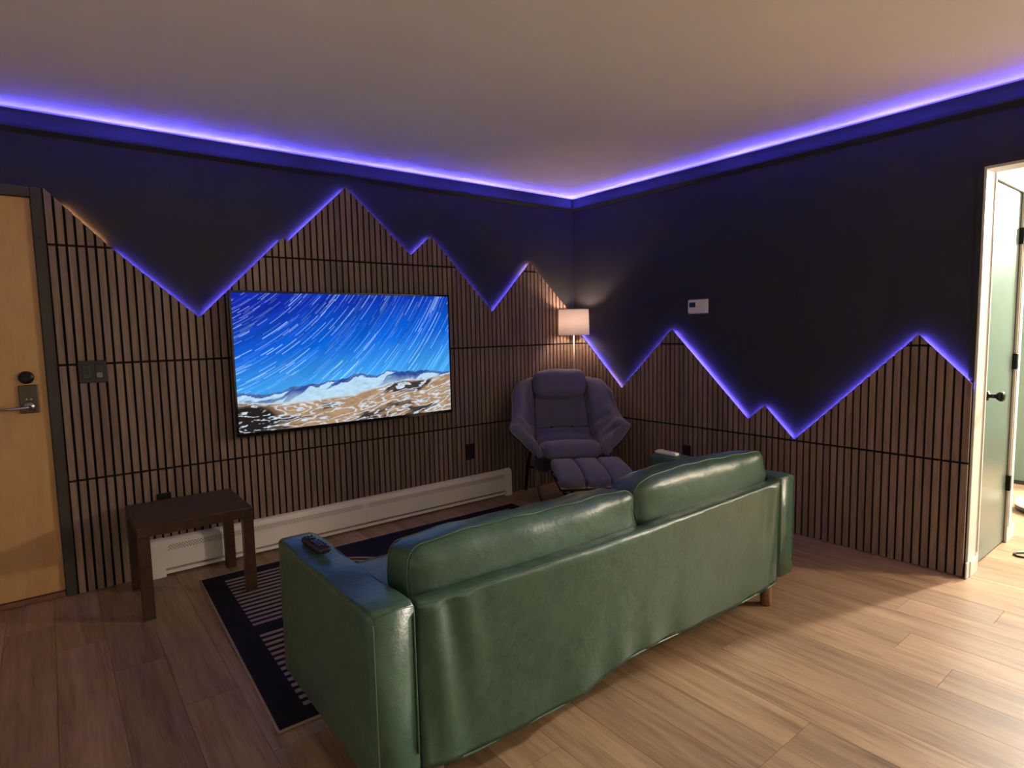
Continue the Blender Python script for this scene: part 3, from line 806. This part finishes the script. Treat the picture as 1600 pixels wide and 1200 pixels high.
# ================================================================== LOUNGE CHAIR WITH FOOTREST
CH = (-.570, -.475, 0); CR = -.585
ch = thing('lounge_chair', 'dark grey padded lounge chair with head pillow in the room corner', 'lounge chair', CH, CR)
def crom(P, t):
    n = len(P) - 1; x = t * n; i = min(int(x), n - 1); f = x - i
    p = [Vector(P[max(0, min(n, i + k))]) for k in (-1, 0, 1, 2)]
    return .5 * ((2 * p[1]) + (p[2] - p[0]) * f + (2 * p[0] - 5 * p[1] + 4 * p[2] - p[3]) * f * f + (-p[0] + 3 * p[1] - 3 * p[2] + p[3]) * f ** 3)
ST = [  # centre, middle, edge of the padded shell from head to lip
    ((0, .335, .945), (.22, .320, .940), (.350, .225, .900)),
    ((0, .290, .820), (.225, .260, .820), (.385, .110, .840)),
    ((0, .225, .670), (.235, .180, .675), (.390, .020, .740)),
    ((0, .155, .540), (.24, .100, .550), (.400, -.080, .670)),
    ((0, .050, .470), (.25, .010, .480), (.415, -.180, .640)),
    ((0, -.110, .455), (.25, -.130, .460), (.425, -.260, .615)),
    ((0, -.250, .465), (.24, -.250, .465), (.350, -.300, .530)),
    ((0, -.300, .440), (.23, -.300, .438), (.300, -.310, .460)),
    ((0, -.305, .395), (.21, -.300, .392), (.265, -.300, .405))]
def shell():
    NU, NV = 36, 44; g = []
    cs = [[s[k] for s in ST] for k in range(3)]
    for j in range(NV + 1):
        t = j / NV; c, m_, e = (crom(cs[k], t) for k in range(3)); row = []
        P = [(-e.x, e.y, e.z), (-m_.x, m_.y, m_.z), tuple(c), tuple(m_), tuple(e)]
        for i in range(NU + 1): row.append(crom(P, i / NU))
        g.append(row)
    out = []
    for j in range(NV + 1):
        for i in range(NU + 1):
            a = g[j][min(i + 1, NU)] - g[j][max(i - 1, 0)]; b = g[min(j + 1, NV)][i] - g[max(j - 1, 0)][i]
            nrm = a.cross(b); nrm.normalize()
            if nrm.dot(Vector((0, -.35, .75)) - g[j][i]) < 0: nrm = -nrm
            u, v = i / NU * 2 - 1, j / NV
            crease = 1.0
            for uc in (-.47, .47): crease = min(crease, 1 - math.exp(-((u - uc) / .07) ** 2))
            for vc in (.36, .60): crease = min(crease, 1 - (math.exp(-((v - vc) / .03) ** 2) if abs(u) < .47 else .25 * math.exp(-((v - vc) / .03) ** 2)))
            if .2 < v < .6:
                for uc in (-.16, .16): crease = min(crease, 1 - .8 * math.exp(-((u - uc) / .04) ** 2) * math.exp(-((v - .36) / .10) ** 2))
            edge = min(1, (1 - abs(u)) / .10) * min(1, v / .06) * min(1, (1 - v) / .06)
            wr = .013 * math.sin(v * 34 + abs(u) * 9 + math.copysign(1.3, u)) * max(0, abs(u) - .5) * 2 * math.exp(-((v - .5) / .22) ** 2)
            out.append(g[j][i] + nrm * (.048 * crease * math.sqrt(max(0, edge)) + wr))
    W = NU + 1
    F = [(j * W + i, j * W + i + 1, (j + 1) * W + i + 1, (j + 1) * W + i) for j in range(NV) for i in range(NU)]
    # underside: offset copy, stitched along the border
    n0 = len(out); und = []
    for j in range(NV + 1):
        for i in range(NU + 1):
            a = g[j][min(i + 1, NU)] - g[j][max(i - 1, 0)]; b = g[min(j + 1, NV)][i] - g[max(j - 1, 0)][i]
            nrm = a.cross(b); nrm.normalize()
            if nrm.dot(Vector((0, -.35, .75)) - g[j][i]) < 0: nrm = -nrm
            und.append(g[j][i] - nrm * .035)
    return [tuple(p) for p in out], F, [tuple(p) for p in und], g, NU, NV
top, F, und, G, NU, NV = shell()
W_ = NU + 1
rim = [j * W_ for j in range(NV + 1)] + [NV * W_ + i for i in range(1, NU + 1)] + [j * W_ + NU for j in range(NV - 1, -1, -1)] + [i for i in range(NU - 1, 0, -1)]
n0 = len(top); half = [tuple((Vector(a) + Vector(b)) / 2) for a, b in zip(top, und)]
vs = top + [half[r] for r in rim]; fs = list(F)
for k in range(len(rim)): k2 = (k + 1) % len(rim); fs.append((rim[k], n0 + k, n0 + k2, rim[k2]))
bm = BM(); _v = [bm.verts.new(p) for p in vs]
for f in fs: bm.faces.new([_v[i] for i in f])
pad = obj('padded_seat', bm, M['chair'], ch, True)
vs = und + [half[r] for r in rim]; bm = BM(); _v = [bm.verts.new(p) for p in vs]
for f in F: bm.faces.new([_v[i] for i in f][::-1])
for k in range(len(rim)): k2 = (k + 1) % len(rim); bm.faces.new([_v[i] for i in (rim[k], n0 + k, n0 + k2, rim[k2])])
obj('lining', bm, M['chair_dark'], ch, True)
obj('edge_piping', tube(BM(), [half[r] for r in rim], .0045, 6, closed=True), M['piping'], pad, True)
def seam_at(pts): return tube(BM(), [tuple(Vector(top[k])) for k in pts], .0045, 6)
jc = round(.36 * NV); il, ir = round((1 - .47) / 2 * NU), round((1 + .47) / 2 * NU)
obj('tuft_seam', seam_at([jc * W_ + i for i in range(il, ir + 1)]), M['chair_dark'], pad, True)
jc = round(.60 * NV)
obj('tuft_seam', seam_at([jc * W_ + i for i in range(il, ir + 1)]), M['chair_dark'], pad, True)
for ii in (il, ir): obj('side_seam', seam_at([j * W_ + ii for j in range(3, round(.86 * NV))]), M['chair_dark'], pad, True)
for uc in (-.16, .16):
    p = Vector(top[round(.36 * NV) * W_ + round((1 + uc) / 2 * NU)])
    obj('tuft_button', lathe(BM(), [(.004, -.010), (.014, -.006), (.014, .004)], 16, tuple(p), 'y'), M['chair_dark'], pad, True)
hp = puffy(.205, .070, .105, .05, (.012, .016, .014), 14, lambda q, s: Vector((q.x * (1 - .05 * (s.z < 0) * abs(s.z)), q.y, q.z + .010 * (1 - s.x ** 2) * (s.z > 0) - .004 * math.sin(q.x * 30))))
hp.transform(Matrix.Translation((0, .255, .880)) @ Matrix.Rotation(math.radians(-20), 4, 'X'))
obj('head_pillow', hp, M['chair'], ch, True)
# frame: bent tube legs and crossing bars
for s in (-1, 1):
    obj('leg', tube(BM(), [(s * .20, .22, .52), (s * .23, .26, .40), (s * .27, .285, .20), (s * .285, .300, .010)], .014, 12), M['black_metal'], ch, True)
    obj('leg', tube(BM(), [(s * .21, -.16, .400), (s * .245, -.20, .32), (s * .25, -.225, .20), (s * .235, -.225, .10), (s * .205, -.215, .010)], .009, 12), M['gunmetal'], ch, True)
    obj('side_rail', tube(BM(), [(s * .20, .22, .50), (s * .24, .08, .42), (s * .22, -.10, .405), (s * .21, -.20, .402)], .012, 10), M['black_metal'], ch, True)
obj('cross_bar', tube(BM(), [(-.27, .285, .20), (.27, .285, .20)], .010, 10), M['black_metal'], ch, True)
obj('cross_bar', tube(BM(), [(-.21, -.17, .400), (.21, -.17, .400)], .010, 10), M['black_metal'], ch, True)
bag = puffy(.055, .09, .075, .05, (.02, .02, .0), 8)
bmesh.ops.translate(bag, vec=(-.20, -.16, .345), verts=bag.verts)
obj('side_pouch', bag, M['chair_dark'], ch, True)

ft = thing('footrest', 'dark grey folding footrest with three padded channels before the lounge chair', 'footrest',
           (CH[0] - .552 * .605 + .834 * .075, CH[1] - .834 * .605 - .552 * .075, 0), CR)
FW, FD = .250, .225
for k in range(3):
    cx = (k - 1) * (2 * FW / 3)
    c = puffy(FW / 3 - .0005, FD, .036, .022, (0, .01, .012), 10, lambda q, s: Vector((q.x, q.y, q.z - .035 * max(0, -s.y - .2) ** 1.5 + .008 * s.y)))
    bmesh.ops.translate(c, vec=(cx, 0, .370), verts=c.verts)
    obj('padded_channel', c, M['chair'], ft, True)
for k in range(3):
    cx = (k - 1) * (2 * FW / 3)
    obj('webbing', bx(cx - FW / 3 + .003, cx + FW / 3 - .003, -FD - .004, -FD + .03, .300, .324, .004, 2), M['tan'], ft)
fr = BM(); tube(fr, [(-FW, -FD, .306), (FW, -FD, .306), (FW, FD - .02, .320), (-FW, FD - .02, .320)], .009, 8, closed=True)
obj('frame', fr, M['black_metal'], ft, True)
for s in (-1, 1):
    obj('leg', tube(BM(), [(s * (FW - .02), -FD + .02, .285), (s * .06, -.06, .16), (-s * (FW - .05), .13, .009)], .0085, 10), M['black_metal'], ft, True)
    obj('leg', tube(BM(), [(s * (FW - .02), FD - .05, .290), (s * .07, .02 + .06, .16), (-s * (FW - .05), -.14, .009)], .0085, 10), M['black_metal'], ft, True)

# ================================================================== FLOOR LAMP IN THE CORNER
lp = thing('floor_lamp', 'slim floor lamp with white drum shade behind the lounge chair', 'floor lamp', (-.182, -.182, 0))
obj('base', lathe(BM(), [(.12, .0005), (.12, .012), (.105, .020), (.012, .026)], 40), M['black_metal'], lp, True)
obj('pole', lathe(BM(), [(.007, .024), (.007, 1.33)], 16), M['steel'], lp, True)
sm = bpy.data.materials.new('linen_shade'); sm.use_nodes = True; t = sm.node_tree; t.nodes.remove(t.nodes['Principled BSDF'])
df, tl, mx = t.nodes.new('ShaderNodeBsdfDiffuse'), t.nodes.new('ShaderNodeBsdfTranslucent'), t.nodes.new('ShaderNodeMixShader')
df.inputs[0].default_value = (.78, .72, .68, 1); tl.inputs[0].default_value = (.80, .67, .62, 1); mx.inputs[0].default_value = .075
t.links.new(df.outputs[0], mx.inputs[1]); t.links.new(tl.outputs[0], mx.inputs[2]); t.links.new(mx.outputs[0], t.nodes['Material Output'].inputs[0])
sh = lathe(BM(), [(.130, 1.275), (.126, 1.488)], 48, close=False)
shade = obj('shade', sh, sm, lp, True)
for z, r in ((1.276, .130), (1.487, .126)):
    obj('rim', tube(BM(), [(r * math.cos(a * math.pi / 24), r * math.sin(a * math.pi / 24), z) for a in range(48)], .0022, 6, closed=True), M['white_plastic'], shade, True)
sp = BM()
for k in range(3): a = k * 2.094; tube(sp, [(0, 0, 1.335), (.129 * math.cos(a), .129 * math.sin(a), 1.30)], .002, 6)
obj('spider', sp, M['steel'], lp)
obj('socket', lathe(BM(), [(.012, 1.325), (.016, 1.335), (.016, 1.365), (.012, 1.370)], 20), M['black_plastic'], lp, True)
l = bpy.data.lights.new('lamp_bulb', 'POINT'); l.energy = LAMP_W; l.color = LAMP_C; l.shadow_soft_size = .025
lo = bpy.data.objects.new('lamp_bulb', l); COL.objects.link(lo); lo.parent = lp; lo.location = (0, 0, 1.390)
